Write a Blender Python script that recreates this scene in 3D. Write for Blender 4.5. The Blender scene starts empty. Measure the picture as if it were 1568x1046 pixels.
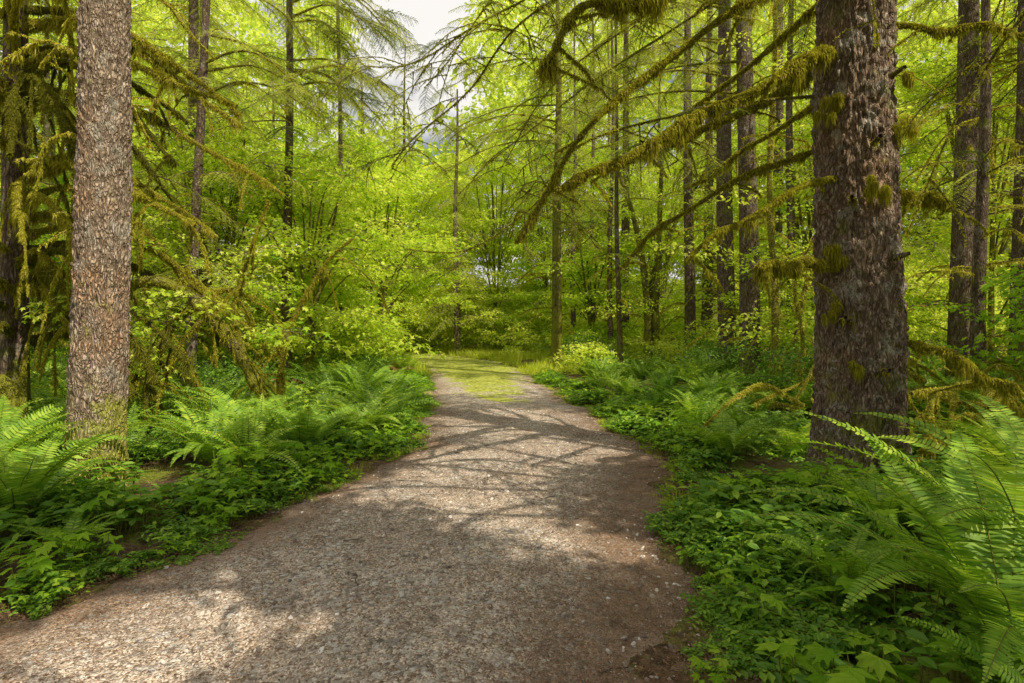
import bpy, bmesh, math, random, time
import numpy as np
from mathutils import Vector, Matrix, noise as mn
T0=time.time()
rng=np.random.default_rng(11); random.seed(11)
scene=bpy.context.scene
D=bpy.data

# ------------------------------------------------------------ helpers
def U(a,b,n=None): return rng.uniform(a,b,n)
class MB:
    def __init__(s): s.v=[];s.t=[];s.q=[];s.tm=[];s.qm=[];s.ts=[];s.qs=[];s.n=0
    def add(s,v,f,mat=0,smooth=False):
        v=np.asarray(v,float).reshape(-1,3); f=np.asarray(f,int)
        if len(f)==0: return
        s.v.append(v)
        if f.shape[1]==3: s.t.append(f+s.n); s.tm.append(np.full(len(f),mat)); s.ts.append(np.full(len(f),smooth))
        else: s.q.append(f+s.n); s.qm.append(np.full(len(f),mat)); s.qs.append(np.full(len(f),smooth))
        s.n+=len(v)
    def mesh(s,name,mats):
        me=D.meshes.new(name)
        V=np.concatenate(s.v)
        T=np.concatenate(s.t) if s.t else np.zeros((0,3),int)
        Q=np.concatenate(s.q) if s.q else np.zeros((0,4),int)
        me.vertices.add(len(V)); me.vertices.foreach_set('co',V.astype(np.float32).ravel())
        L=np.concatenate([T.ravel(),Q.ravel()])
        me.loops.add(len(L)); me.loops.foreach_set('vertex_index',L.astype(np.int32))
        st=np.concatenate([np.arange(len(T))*3,len(T)*3+np.arange(len(Q))*4])
        me.polygons.add(len(st)); me.polygons.foreach_set('loop_start',st.astype(np.int32))
        mi=np.concatenate(s.tm+s.qm); sm=np.concatenate(s.ts+s.qs)
        for m in mats: me.materials.append(m)
        me.update(calc_edges=True)
        me.polygons.foreach_set('material_index',mi.astype(np.int32))
        me.polygons.foreach_set('use_smooth',sm.astype(bool))
        me.update()
        return me
    def obj(s,name,mats,parent=None,loc=None,link=True):
        o=D.objects.new(name,s.mesh(name,mats))
        if link: scene.collection.objects.link(o)
        if parent: o.parent=parent
        if loc is not None: o.location=loc
        return o
def empty(name,loc):
    o=D.objects.new(name,None); scene.collection.objects.link(o); o.location=loc; o.empty_display_size=.2; return o

def catmull(P,n):
    P=np.asarray(P,float); P=np.vstack([2*P[0]-P[1],P,2*P[-1]-P[-2]])
    k=len(P)-3; out=[]
    for u in np.linspace(0,k-1e-6,n):
        i=int(u); t=u-i; a,b,c,d=P[i],P[i+1],P[i+2],P[i+3]
        out.append(.5*((2*b)+(-a+c)*t+(2*a-5*b+4*c-d)*t*t+(-a+3*b-3*c+d)*t**3))
    return np.array(out)
def frames(P):
    T=np.gradient(P,axis=0); T/=np.linalg.norm(T,axis=1)[:,None]+1e-9
    up=np.array([0,0,1.]) if abs(T[0][2])<.8 else np.array([1.,0,0])
    N=[]; n=np.cross(T[0],up); n/=np.linalg.norm(n)
    for t in T:
        n=n-t*np.dot(n,t); n/=np.linalg.norm(n)+1e-9; N.append(n)
    N=np.array(N); return T,N,np.cross(T,N)
def tube(mb,P,R,seg=8,mat=0,disp=None):
    P=np.asarray(P,float); R=np.broadcast_to(R,(len(P),)).astype(float)
    T,N,B=frames(P); a=np.linspace(0,2*math.pi,seg,endpoint=False)
    ring=N[:,None,:]*np.cos(a)[None,:,None]+B[:,None,:]*np.sin(a)[None,:,None]
    rr=np.repeat(R[:,None],seg,1)
    if disp is not None: rr=rr+disp
    V=P[:,None,:]+ring*rr[:,:,None]
    n=len(P); i=np.arange(n-1)[:,None]*seg; j=np.arange(seg)[None,:]; j2=(j+1)%seg
    F=np.stack([i+j,i+j2,i+seg+j2,i+seg+j],-1).reshape(-1,4)
    mb.add(V.reshape(-1,3),F,mat,True)
def fur(mb,P,R,dens,l0,l1,hang=.8,w=.0065,mat=1,spread=.35,curtain=True):
    P=np.asarray(P,float); R=np.broadcast_to(R,(len(P),))
    seg=np.linalg.norm(np.diff(P,axis=0),axis=1); cum=np.concatenate([[0],np.cumsum(seg)]); L=cum[-1]
    n=max(4,int(L*dens)); s=U(0,L,n)
    ph=U(0,6,3); f=lambda s: np.clip(.5+.5*np.sin(s*9+ph[0])*np.sin(s*23+ph[1])+.35*np.sin(s*4.1+ph[2]),.15,1.3)
    lf=np.ones(n); wf=np.ones(n); hf=np.full(n,hang)
    if curtain:
        m=int(n*.10); s2=U(0,L,m*3); s2=s2[f(s2)>.85][:m]
        s=np.concatenate([s,s2]); lf=np.concatenate([lf,np.full(len(s2),1.6)]); wf=np.concatenate([wf,np.full(len(s2),.6)]); hf=np.concatenate([hf,np.full(len(s2),1.3)]); n=len(s)
    C=np.stack([np.interp(s,cum,P[:,k]) for k in range(3)],1); r=np.interp(s,cum,R)
    T,N,B=frames(P); Ns=np.stack([np.interp(s,cum,N[:,k]) for k in range(3)],1); Bs=np.stack([np.interp(s,cum,B[:,k]) for k in range(3)],1)
    a=U(0,2*math.pi,n); rad=Ns*np.cos(a)[:,None]+Bs*np.sin(a)[:,None]
    ln=(l0+(l1-l0)*(U(0,1,n)**1.6)*f(s))*lf
    dr=rad*.7+rng.normal(0,spread,(n,3)); dr/=np.linalg.norm(dr,axis=1)[:,None]
    base=C+rad*(r*.9)[:,None]; g=(1/lf)[:,None]
    mid=base+dr*g*(ln*.4)[:,None]; mid[:,2]-=hf*ln*.14*lf
    tip=mid+dr*g*(ln*.15)[:,None]+rng.normal(0,.10,(n,3))*ln[:,None]; tip[:,2]-=hf*ln*.55
    sd=np.cross(dr,rng.normal(0,1,(n,3))); sd/=np.linalg.norm(sd,axis=1)[:,None]+1e-9
    ww=(w*wf*U(.5,1.5,n))[:,None]
    V=np.stack([base-sd*ww,base+sd*ww,mid+sd*ww*.8,mid-sd*ww*.8,tip],1).reshape(-1,3)
    b=np.arange(n)[:,None]*5
    mb.add(V,np.concatenate([b+np.array([[0,1,2]]),b+np.array([[0,2,3]]),b+np.array([[3,2,4]])]),mat)
def rotm(rx,ry,rz):
    cx,sx,cy,sy,cz,sz=np.cos(rx),np.sin(rx),np.cos(ry),np.sin(ry),np.cos(rz),np.sin(rz)
    M=np.empty((len(rx),3,3))
    M[:,0,0]=cz*cy; M[:,0,1]=cz*sy*sx-sz*cx; M[:,0,2]=cz*sy*cx+sz*sx
    M[:,1,0]=sz*cy; M[:,1,1]=sz*sy*sx+cz*cx; M[:,1,2]=sz*sy*cx-cz*sx
    M[:,2,0]=-sy; M[:,2,1]=cy*sx; M[:,2,2]=cy*cx
    return M
def stamp(mb,tv,tf,pos,R,s,mat=0,smooth=False):
    tv=np.asarray(tv,float); n=len(pos); s=np.asarray(s,float)
    if s.ndim==0: s=np.full(n,float(s))
    sv=tv[None]*(s[:,None,None] if s.ndim==1 else s[:,None,:])
    V=np.einsum('nij,nkj->nki',R,sv)+np.asarray(pos)[:,None,:]
    F=(np.arange(n)[:,None,None]*len(tv)+np.asarray(tf)[None]).reshape(-1,len(tf[0]))
    mb.add(V.reshape(-1,3),F,mat,smooth)

# ------------------------------------------------------------ node helpers
def newmat(name):
    m=D.materials.new(name); m.use_nodes=True; nt=m.node_tree; nt.nodes.clear(); return m,nt
def N(nt,t,**k):
    n=nt.nodes.new(t)
    for a,b in k.items(): setattr(n,a,b)
    return n
def ramp(nt,fac,stops):
    r=nt.nodes.new('ShaderNodeValToRGB'); e=r.color_ramp.elements
    while len(e)<len(stops): e.new(.5)
    for i,(p,c) in enumerate(stops):
        e[i].position=p; e[i].color=(c if isinstance(c,tuple) else (c,c,c))[:3]+(1,)
    nt.links.new(fac,r.inputs[0]); return r.outputs[0]
def mixc(nt,f,a,b,mode='MIX'):
    m=nt.nodes.new('ShaderNodeMix'); m.data_type='RGBA'; m.blend_type=mode
    for i,x in ((0,f),(6,a),(7,b)):
        if isinstance(x,(int,float)): m.inputs[i].default_value=x
        elif isinstance(x,tuple): m.inputs[i].default_value=x+(1,)
        else: nt.links.new(x,m.inputs[i])
    return m.outputs[2]
def noise_(nt,vec,scale,detail=4,rough=.6):
    n=N(nt,'ShaderNodeTexNoise'); n.inputs['Scale'].default_value=scale; n.inputs['Detail'].default_value=detail; n.inputs['Roughness'].default_value=rough
    nt.links.new(vec,n.inputs['Vector']); return n.outputs['Fac']
def leafmat(name,c1,c2,c3=None,tr=.45,gl=.0,tint=(1.15,1.1,.7)):
    m,nt=newmat(name)
    g=N(nt,'ShaderNodeNewGeometry'); oi=N(nt,'ShaderNodeObjectInfo')
    ad=N(nt,'ShaderNodeMath',operation='MULTIPLY_ADD'); nt.links.new(g.outputs['Random Per Island'],ad.inputs[0]); ad.inputs[1].default_value=.65
    mu=N(nt,'ShaderNodeMath',operation='MULTIPLY'); nt.links.new(oi.outputs['Random'],mu.inputs[0]); mu.inputs[1].default_value=.35
    nt.links.new(mu.outputs[0],ad.inputs[2])
    col=ramp(nt,ad.outputs[0],[(0,c1),(.55,c2),(1,c3 or c2)])
    d=N(nt,'ShaderNodeBsdfDiffuse'); nt.links.new(col,d.inputs[0]); out=d
    if tr>0:
        t=N(nt,'ShaderNodeBsdfTranslucent'); nt.links.new(mixc(nt,1.0,col,tint,'MULTIPLY'),t.inputs[0])
        x=N(nt,'ShaderNodeMixShader'); x.inputs[0].default_value=tr; nt.links.new(d.outputs[0],x.inputs[1]); nt.links.new(t.outputs[0],x.inputs[2]); out=x
    if gl>0:
        gs=N(nt,'ShaderNodeBsdfGlossy'); gs.inputs['Roughness'].default_value=.5; gs.inputs[0].default_value=(1,.95,.75,1)
        y=N(nt,'ShaderNodeMixShader'); y.inputs[0].default_value=gl; nt.links.new(out.outputs[0],y.inputs[1]); nt.links.new(gs.outputs[0],y.inputs[2]); out=y
    o=N(nt,'ShaderNodeOutputMaterial'); nt.links.new(out.outputs[0],o.inputs[0]); return m
def princ(nt,col,rough=.9,bump=None,bs=.5,bd=.02,spec=.2):
    p=N(nt,'ShaderNodeBsdfPrincipled'); p.inputs['Roughness'].default_value=rough; p.inputs['Specular IOR Level'].default_value=spec
    if isinstance(col,tuple): p.inputs['Base Color'].default_value=col+(1,)
    else: nt.links.new(col,p.inputs['Base Color'])
    if bump is not None:
        b=N(nt,'ShaderNodeBump'); b.inputs['Strength'].default_value=bs; b.inputs['Distance'].default_value=bd
        nt.links.new(bump,b.inputs['Height']); nt.links.new(b.outputs[0],p.inputs['Normal'])
    o=N(nt,'ShaderNodeOutputMaterial'); nt.links.new(p.outputs[0],o.inputs[0]); return p
def math_(nt,op,a,b=None,clamp=False):
    m=N(nt,'ShaderNodeMath',operation=op); m.use_clamp=clamp
    for i,x in ((0,a),(1,b)):
        if x is None: continue
        if isinstance(x,(int,float)): m.inputs[i].default_value=x
        else: nt.links.new(x,m.inputs[i])
    return m.outputs[0]

def barkmat(name,dark,mid,light,moss=(.13,.14,.02),mossamt=.35,basemoss=1.0,scale=1.0,litchen=.3,zs=.28,warm=None):
    m,nt=newmat(name); tc=N(nt,'ShaderNodeTexCoord'); v=tc.outputs['Object']
    mp=N(nt,'ShaderNodeMapping'); mp.inputs['Scale'].default_value=(1,1,zs); nt.links.new(v,mp.inputs[0])
    vo=N(nt,'ShaderNodeTexVoronoi',feature='DISTANCE_TO_EDGE'); vo.inputs['Scale'].default_value=30*scale
    ns=N(nt,'ShaderNodeTexNoise'); ns.inputs['Scale'].default_value=11; nt.links.new(mp.outputs[0],ns.inputs['Vector'])
    mx=N(nt,'ShaderNodeVectorMath',operation='MULTIPLY_ADD'); nt.links.new(ns.outputs['Color'],mx.inputs[0]); mx.inputs[1].default_value=(.16,.16,.16); nt.links.new(mp.outputs[0],mx.inputs[2])
    nt.links.new(mx.outputs[0],vo.inputs['Vector'])
    crack=ramp(nt,vo.outputs['Distance'],[(0,0.),(.30,1.)])
    n1=noise_(nt,mp.outputs[0],24*scale,5,.72)
    n2=noise_(nt,v,5,3,.65)
    n3=noise_(nt,v,60,3,.7)
    c=ramp(nt,n1,[(.3,dark),(.5,mid),(.7,light)])
    c=mixc(nt,math_(nt,'MULTIPLY',math_(nt,'SUBTRACT',1.0,crack),.75),c,dark)
    if warm:
        nw=noise_(nt,v,1.7,4,.6); c=mixc(nt,ramp(nt,nw,[(.50,0.),(.66,.7)]),c,mixc(nt,crack,tuple(x*.35 for x in warm),warm))
    lf=ramp(nt,n2,[(.56,0.),(.63,litchen)]); lf=math_(nt,'MULTIPLY',lf,ramp(nt,n3,[(.40,0.),(.52,1.)]))
    c=mixc(nt,lf,c,(.52,.50,.42))
    sx=N(nt,'ShaderNodeSeparateXYZ'); nt.links.new(v,sx.inputs[0])
    bz=N(nt,'ShaderNodeMapRange'); nt.links.new(sx.outputs[2],bz.inputs[0]); bz.inputs[1].default_value=.1; bz.inputs[2].default_value=1.3; bz.inputs[3].default_value=.3*basemoss; bz.inputs[4].default_value=0
    mm=noise_(nt,v,3.2,5,.7)
    mf=math_(nt,'ADD',mm,bz.outputs[0]); mf=ramp(nt,mf,[(.62-.2*mossamt,0.),(.74-.12*mossamt,1.)])
    mf=math_(nt,'MULTIPLY',mf,.8)
    c=mixc(nt,mf,c,mixc(nt,n3,moss,tuple(x*2.2 for x in moss)))
    h=math_(nt,'ADD',crack,math_(nt,'MULTIPLY',n1,1.4)); h=math_(nt,'ADD',h,math_(nt,'MULTIPLY',n3,.6))
    princ(nt,c,.92,h,.9,.022,.1); return m

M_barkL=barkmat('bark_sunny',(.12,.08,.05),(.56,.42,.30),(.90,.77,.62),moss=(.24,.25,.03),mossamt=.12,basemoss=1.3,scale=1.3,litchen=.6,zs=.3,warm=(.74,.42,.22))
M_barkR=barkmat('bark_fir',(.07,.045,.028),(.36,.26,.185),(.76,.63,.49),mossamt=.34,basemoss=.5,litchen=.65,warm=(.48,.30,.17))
M_bark=barkmat('bark_conifer',(.05,.034,.022),(.22,.155,.11),(.46,.36,.27),mossamt=.45,basemoss=.8)
M_barkm=barkmat('bark_mossy',(.05,.04,.02),(.13,.10,.05),(.25,.2,.11),moss=(.19,.19,.02),mossamt=1.3)
def flat(name,c):
    m,nt=newmat(name); princ(nt,c,.9); return m
M_twig=flat('twig_bark',(.11,.08,.05)); M_stem=flat('fern_stem',(.18,.19,.03))
M_moss=leafmat('moss_strands',(.18,.175,.018),(.48,.45,.045),(.84,.77,.18),tr=.45)
M_mossd=leafmat('moss_dark',(.09,.10,.012),(.20,.20,.025),(.34,.32,.05),tr=.4)
M_maple=leafmat('maple_leaves',(.24,.46,.03),(.64,.78,.08),(.95,.94,.26),tr=.55)
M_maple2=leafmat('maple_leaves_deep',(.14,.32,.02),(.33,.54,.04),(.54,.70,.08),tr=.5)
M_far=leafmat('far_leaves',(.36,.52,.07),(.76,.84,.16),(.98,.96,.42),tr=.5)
M_need=leafmat('conifer_needles',(.08,.13,.025),(.18,.25,.045),(.38,.43,.08),tr=.4)
M_needl=leafmat('conifer_needles_light',(.26,.35,.05),(.52,.59,.10),(.80,.78,.20),tr=.48)
M_fern=leafmat('fern_fronds',(.11,.26,.022),(.29,.49,.04),(.62,.76,.09),tr=.44,gl=.03)
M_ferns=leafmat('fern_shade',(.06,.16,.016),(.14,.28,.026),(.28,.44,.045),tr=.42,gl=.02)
M_cover=leafmat('groundcover_leaves',(.055,.16,.014),(.17,.35,.024),(.50,.68,.07),tr=.42,gl=.03)
M_grass=leafmat('grass_blades',(.32,.44,.03),(.60,.68,.07),(.86,.86,.16),tr=.42)
M_litter=leafmat('needle_litter',(.14,.08,.045),(.32,.19,.11),(.60,.44,.28),tr=0)
M_deadf=leafmat('dead_fern_fronds',(.20,.10,.04),(.36,.20,.09),(.5,.3,.14),tr=.2)

def groundmat():
    m,nt=newmat('forest_floor'); tc=N(nt,'ShaderNodeTexCoord'); v=tc.outputs['Object']
    a=noise_(nt,v,1.1,5,.7); b=noise_(nt,v,14,5,.75); d=noise_(nt,v,70,3,.8)
    c=ramp(nt,b,[(.3,(.035,.022,.013)),(.5,(.12,.075,.042)),(.7,(.30,.19,.11))])
    g=ramp(nt,d,[(.35,(.10,.14,.012)),(.65,(.30,.36,.03))])
    c=mixc(nt,ramp(nt,math_(nt,'ADD',a,math_(nt,'MULTIPLY',b,.25)),[(.58,0.),(.72,1.)]),c,g)
    princ(nt,c,.95,math_(nt,'ADD',b,math_(nt,'MULTIPLY',d,.4)),.8,.06); return m
def pathmat():
    m,nt=newmat('gravel_path'); tc=N(nt,'ShaderNodeTexCoord'); v=tc.outputs['Object']
    nw=N(nt,'ShaderNodeTexNoise'); nw.inputs['Scale'].default_value=30; nt.links.new(v,nw.inputs['Vector'])
    wv=N(nt,'ShaderNodeVectorMath',operation='MULTIPLY_ADD'); nt.links.new(nw.outputs['Color'],wv.inputs[0]); wv.inputs[1].default_value=(.02,.02,.02); nt.links.new(v,wv.inputs[2]); wv=wv.outputs[0]
    vo=N(nt,'ShaderNodeTexVoronoi'); vo.inputs['Scale'].default_value=42; nt.links.new(wv,vo.inputs['Vector'])
    vo2=N(nt,'ShaderNodeTexVoronoi'); vo2.inputs['Scale'].default_value=105; nt.links.new(wv,vo2.inputs['Vector'])
    sc=N(nt,'ShaderNodeSeparateColor'); nt.links.new(vo.outputs['Color'],sc.inputs[0])
    sc2=N(nt,'ShaderNodeSeparateColor'); nt.links.new(vo2.outputs['Color'],sc2.inputs[0])
    stone=ramp(nt,sc.outputs[0],[(0,(.20,.165,.135)),(.5,(.52,.46,.40)),(.85,(.78,.73,.66)),(1,(.98,.94,.88))])
    fine=ramp(nt,sc2.outputs[1],[(0,(.17,.115,.075)),(.5,(.52,.39,.285)),(1,(.95,.81,.66))])
    n1=noise_(nt,v,1.3,5,.65); n2=noise_(nt,v,9,5,.7); n3=noise_(nt,v,150,2,.7)
    f=ramp(nt,math_(nt,'ADD',math_(nt,'MULTIPLY',n1,.6),math_(nt,'MULTIPLY',n2,.4)),[(.40,1.),(.60,.1)])
    big=ramp(nt,sc.outputs[1],[(.45,0.),(.5,1.)])
    c=mixc(nt,math_(nt,'MULTIPLY',f,big),fine,stone)
    at=N(nt,'ShaderNodeAttribute',attribute_name='edge'); am=N(nt,'ShaderNodeAttribute',attribute_name='mossy')
    ef=math_(nt,'MULTIPLY',math_(nt,'ADD',at.outputs['Fac'],math_(nt,'MULTIPLY',n2,.5)),.8,True)
    ef=ramp(nt,ef,[(.42,0.),(.85,.8)])
    c=mixc(nt,ef,c,ramp(nt,n3,[(.3,(.12,.07,.04)),(.7,(.46,.30,.19))]))
    mf=ramp(nt,math_(nt,'ADD',am.outputs['Fac'],math_(nt,'MULTIPLY',math_(nt,'SUBTRACT',n1,.5),1.6)),[(.45,0.),(.75,.9)])
    c=mixc(nt,mf,c,ramp(nt,n2,[(.3,(.26,.32,.03)),(.7,(.68,.70,.10))]))
    c=mixc(nt,1.0,c,ramp(nt,n2,[(.3,.60),(.68,1.2)]),'MULTIPLY')
    h=math_(nt,'ADD',math_(nt,'MULTIPLY',math_(nt,'SUBTRACT',1.0,vo.outputs['Distance']),math_(nt,'MULTIPLY',big,1.0)),math_(nt,'MULTIPLY',vo2.outputs['Distance'],-.5))
    h=math_(nt,'ADD',h,math_(nt,'MULTIPLY',n2,1.5))
    princ(nt,c,.9,h,1.0,.02,.15); return m
def stonemat():
    m,nt=newmat('loose_stones'); oi=N(nt,'ShaderNodeObjectInfo')
    c=ramp(nt,oi.outputs['Random'],[(0,(.16,.13,.105)),(.5,(.40,.345,.29)),(.85,(.64,.58,.51)),(1,(.88,.83,.76))])
    princ(nt,c,.85); return m
M_ground=groundmat(); M_path=pathmat(); M_stone=stonemat()

# ------------------------------------------------------------ layout
YS=np.array([-14,-4,0,2.5,3.5,5.2,6.0,7.7,8.7,11.6,14,21,26,32,40,60.])
XL=np.array([-5,-3.9,-3.35,-2.95,-2.6,-1.95,-1.65,-1.45,-1.5,-1.75,-2.1,-3.3,-4.6,-7.8,-13,-28])
XR=np.array([.2,.45,.7,.95,1.1,1.6,1.78,1.8,1.72,1.4,1.1,.5,-.6,-3.6,-8.5,-22.])
def wob(y,k): return .10*np.sin(y*1.7+k)+.07*np.sin(y*4.3+2*k)+.04*np.sin(y*9.1+3*k)
def pl(y): return np.interp(y,YS,XL)+wob(y,1.)
def pr(y): return np.interp(y,YS,XR)+wob(y,2.4)
def off(x,y): return np.maximum(pl(y)-x,x-pr(y))
def hgt(x,y):
    x=np.asarray(x,float); y=np.asarray(y,float)
    o=np.clip(off(x,y)/1.6,0,1); o=o*o*(3-2*o)
    b=.11*np.sin(x*.9+1.3)*np.cos(y*.75)+.07*np.sin(x*2.1+y*1.3)+.05*np.cos(x*3.3-y*2.9)+.06
    far=np.clip((np.hypot(x+3,y-5)-38)/60,0,1)
    return o*b+far*9
def patch(x,y): return .5+.25*np.sin(x*1.9+y*.7+1)+.2*np.sin(y*2.3-x*1.1)+.15*np.sin(x*4.7+y*3.9)
SUN=np.array([.47,-.46,.755]); SUN/=np.linalg.norm(SUN)
KX,KY=SUN[0]/SUN[2],SUN[1]/SUN[2]
# openings in the canopy cut on purpose to shape sun patches on the ground (cx,cy,rx,ry,chance of a leaf clump above)
LIGHT_MASK=[(-2.2,2.75,1.1,.46,0),(.1,8.4,1.9,2.0,0),(-.7,5.6,1.0,.36,0),(-.1,4.65,.40,.10,0),(.65,4.05,.45,.20,0),(3.2,8.0,1.5,1.4,.1),
 (-3,27,9,8,.35),(-8,18,5,6,.3),(-4.2,5.8,.9,.9,0),(-5.0,6.6,.9,.9,0),(-5.8,7.4,.9,.9,0),(-6.6,8.2,.9,.9,0),(-7.5,9.0,.9,.9,.1),(-4.2,12,1.8,2.4,.15),(2.1,2.8,.6,.5,.1),(2.8,4.4,.8,.7,.1),(6,13,2.4,3,.2),(4.6,6.2,.8,.6,.1),(0,17,3,3.5,.25)]
def keepmask(P,mg=.55):
    gx=P[:,0]-KX*P[:,2]; gy=P[:,1]-KY*P[:,2]
    k=np.ones(len(P))
    for cx,cy,rx,ry,pb in LIGHT_MASK:
        k=np.where(((gx-cx)/(rx+mg))**2+((gy-cy)/(ry+mg))**2<1,np.minimum(k,pb),k)
    return U(0,1,len(P))<k

# ------------------------------------------------------------ instancing
def protos(name,objs):
    c=D.collections.new(name)
    for i,o in enumerate(objs): c.objects.link(o)
    return c
_pc=[0]
def proto(mb,mats):
    _pc[0]+=1; return mb.obj('proto_%03d'%_pc[0],mats,link=False)
def instancer(name,coll,P,R,S,I,parent=None,real=False):
    P=np.asarray(P,float); n=len(P)
    me=D.meshes.new(name); me.vertices.add(n); me.vertices.foreach_set('co',P.astype(np.float32).ravel())
    a=me.attributes.new('rot','FLOAT_VECTOR','POINT'); a.data.foreach_set('vector',np.asarray(R,np.float32).ravel())
    S=np.asarray(S,np.float32); S=np.repeat(S[:,None],3,1) if S.ndim==1 else S
    a=me.attributes.new('scl','FLOAT_VECTOR','POINT'); a.data.foreach_set('vector',S.ravel())
    a=me.attributes.new('pidx','INT','POINT'); a.data.foreach_set('value',np.asarray(I,np.int32))
    o=D.objects.new(name,me); scene.collection.objects.link(o)
    if parent: o.parent=parent
    key='inst_'+coll.name+('_r' if real else '')
    g=D.node_groups.get(key)
    if not g:
        g=D.node_groups.new(key,'GeometryNodeTree')
        g.interface.new_socket('Geometry',in_out='INPUT',socket_type='NodeSocketGeometry')
        g.interface.new_socket('Geometry',in_out='OUTPUT',socket_type='NodeSocketGeometry')
        gi=g.nodes.new('NodeGroupInput'); go=g.nodes.new('NodeGroupOutput')
        ci=g.nodes.new('GeometryNodeCollectionInfo'); ci.inputs[0].default_value=coll
        ci.inputs['Separate Children'].default_value=True; ci.inputs['Reset Children'].default_value=True
        ip=g.nodes.new('GeometryNodeInstanceOnPoints'); ip.inputs['Pick Instance'].default_value=True
        def na(t,nm):
            x=g.nodes.new('GeometryNodeInputNamedAttribute'); x.data_type=t; x.inputs[0].default_value=nm
            return [s for s in x.outputs if s.enabled and s.name=='Attribute'][0]
        er=g.nodes.new('FunctionNodeEulerToRotation')
        L=g.links.new
        L(gi.outputs[0],ip.inputs['Points']); L(ci.outputs[0],ip.inputs['Instance']); L(na('INT','pidx'),ip.inputs['Instance Index'])
        L(na('FLOAT_VECTOR','rot'),er.inputs[0]); L(er.outputs[0],ip.inputs['Rotation']); L(na('FLOAT_VECTOR','scl'),ip.inputs['Scale'])
        if real:
            rz=g.nodes.new('GeometryNodeRealizeInstances'); L(ip.outputs[0],rz.inputs[0]); L(rz.outputs[0],go.inputs[0])
        else: L(ip.outputs[0],go.inputs[0])
    md=o.modifiers.new('scatter','NODES'); md.node_group=g
    return o

# ------------------------------------------------------------ leaf templates
def maple_tpl():
    v=[(0,0,0)]
    for a,l in ((-105,.55),(-78,.38),(-52,.85),(-27,.5),(0,1.0),(27,.5),(52,.85),(78,.38),(105,.55)):
        r=math.radians(a); v.append((.15+l*math.cos(r)*.62,l*math.sin(r)*.55,-.16*l*l+.05*abs(math.sin(r))))
    return np.array(v),[(0,i,i+1) for i in range(1,9)]
oval_v=np.array([(0,0,0),(.3,-.24,.04),(.72,-.2,.02),(1,0,-.08),(.72,.2,.02),(.3,.24,.04)]); oval_f=[(0,1,2),(0,2,3),(0,3,4),(0,4,5)]
rh_v=np.array([(0,0,0),(.5,-.3,.06),(1,0,-.08),(.5,.3,.06)]); rh_f=[(0,1,2),(0,2,3)]
tl_v=np.array([(0,0,0),(.45,-.5,-.03),(.38,-.14,.03),(1,0,-.1),(.38,.14,.03),(.45,.5,-.03)]); tl_f=[(0,1,2),(0,2,4),(2,3,4),(0,4,5)]
def spray(n,R,size,tpl,mats,thick=.10,tilt=.4,twigs=8,droop=.25):
    mb=MB(); tv,tf=tpl
    for k in range(twigs):
        a=2*math.pi*k/twigs+U(-.3,.3); L=R*U(.6,1.05)
        t=np.linspace(0,1,3); P=np.stack([t*L*math.cos(a),t*L*math.sin(a),-droop*L*t**2+U(-.03,.03)],1)
        tube(mb,P,np.linspace(.006,.002,3)*R/.6,3,1)
    r=R*np.sqrt(U(.02,1,n)); a=U(0,2*math.pi,n)
    pos=np.stack([r*np.cos(a),r*np.sin(a),-droop*r*r/R+rng.normal(0,thick*R,n)],1)
    Rm=rotm(rng.normal(0,tilt,n),rng.normal(.25,tilt,n),a+rng.normal(0,.9,n))
    stamp(mb,tv,tf,pos,Rm,size*U(.6,1.2,n))
    return proto(mb,mats)
MT=maple_tpl(); TL=(tl_v,tl_f); RH=(rh_v,rh_f)
C_maple=protos('leafspray_a',[spray(70,.6,.13,MT,[M_maple,M_twig],twigs=6) for _ in range(4)])
C_mapf=protos('leafspray_c',[spray(55,.6,.17,TL,[M_maple,M_twig],twigs=3) for _ in range(4)])
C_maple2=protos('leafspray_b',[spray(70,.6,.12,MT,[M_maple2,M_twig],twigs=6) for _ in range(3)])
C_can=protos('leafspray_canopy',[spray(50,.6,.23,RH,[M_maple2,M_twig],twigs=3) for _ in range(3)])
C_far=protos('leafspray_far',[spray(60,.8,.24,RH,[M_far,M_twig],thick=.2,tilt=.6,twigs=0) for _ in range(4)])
C_shrub=protos('shrubspray',[spray(80,.45,.07,RH,[M_cover,M_twig],thick=.22,tilt=.55,twigs=5,droop=.1) for _ in range(4)])

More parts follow.
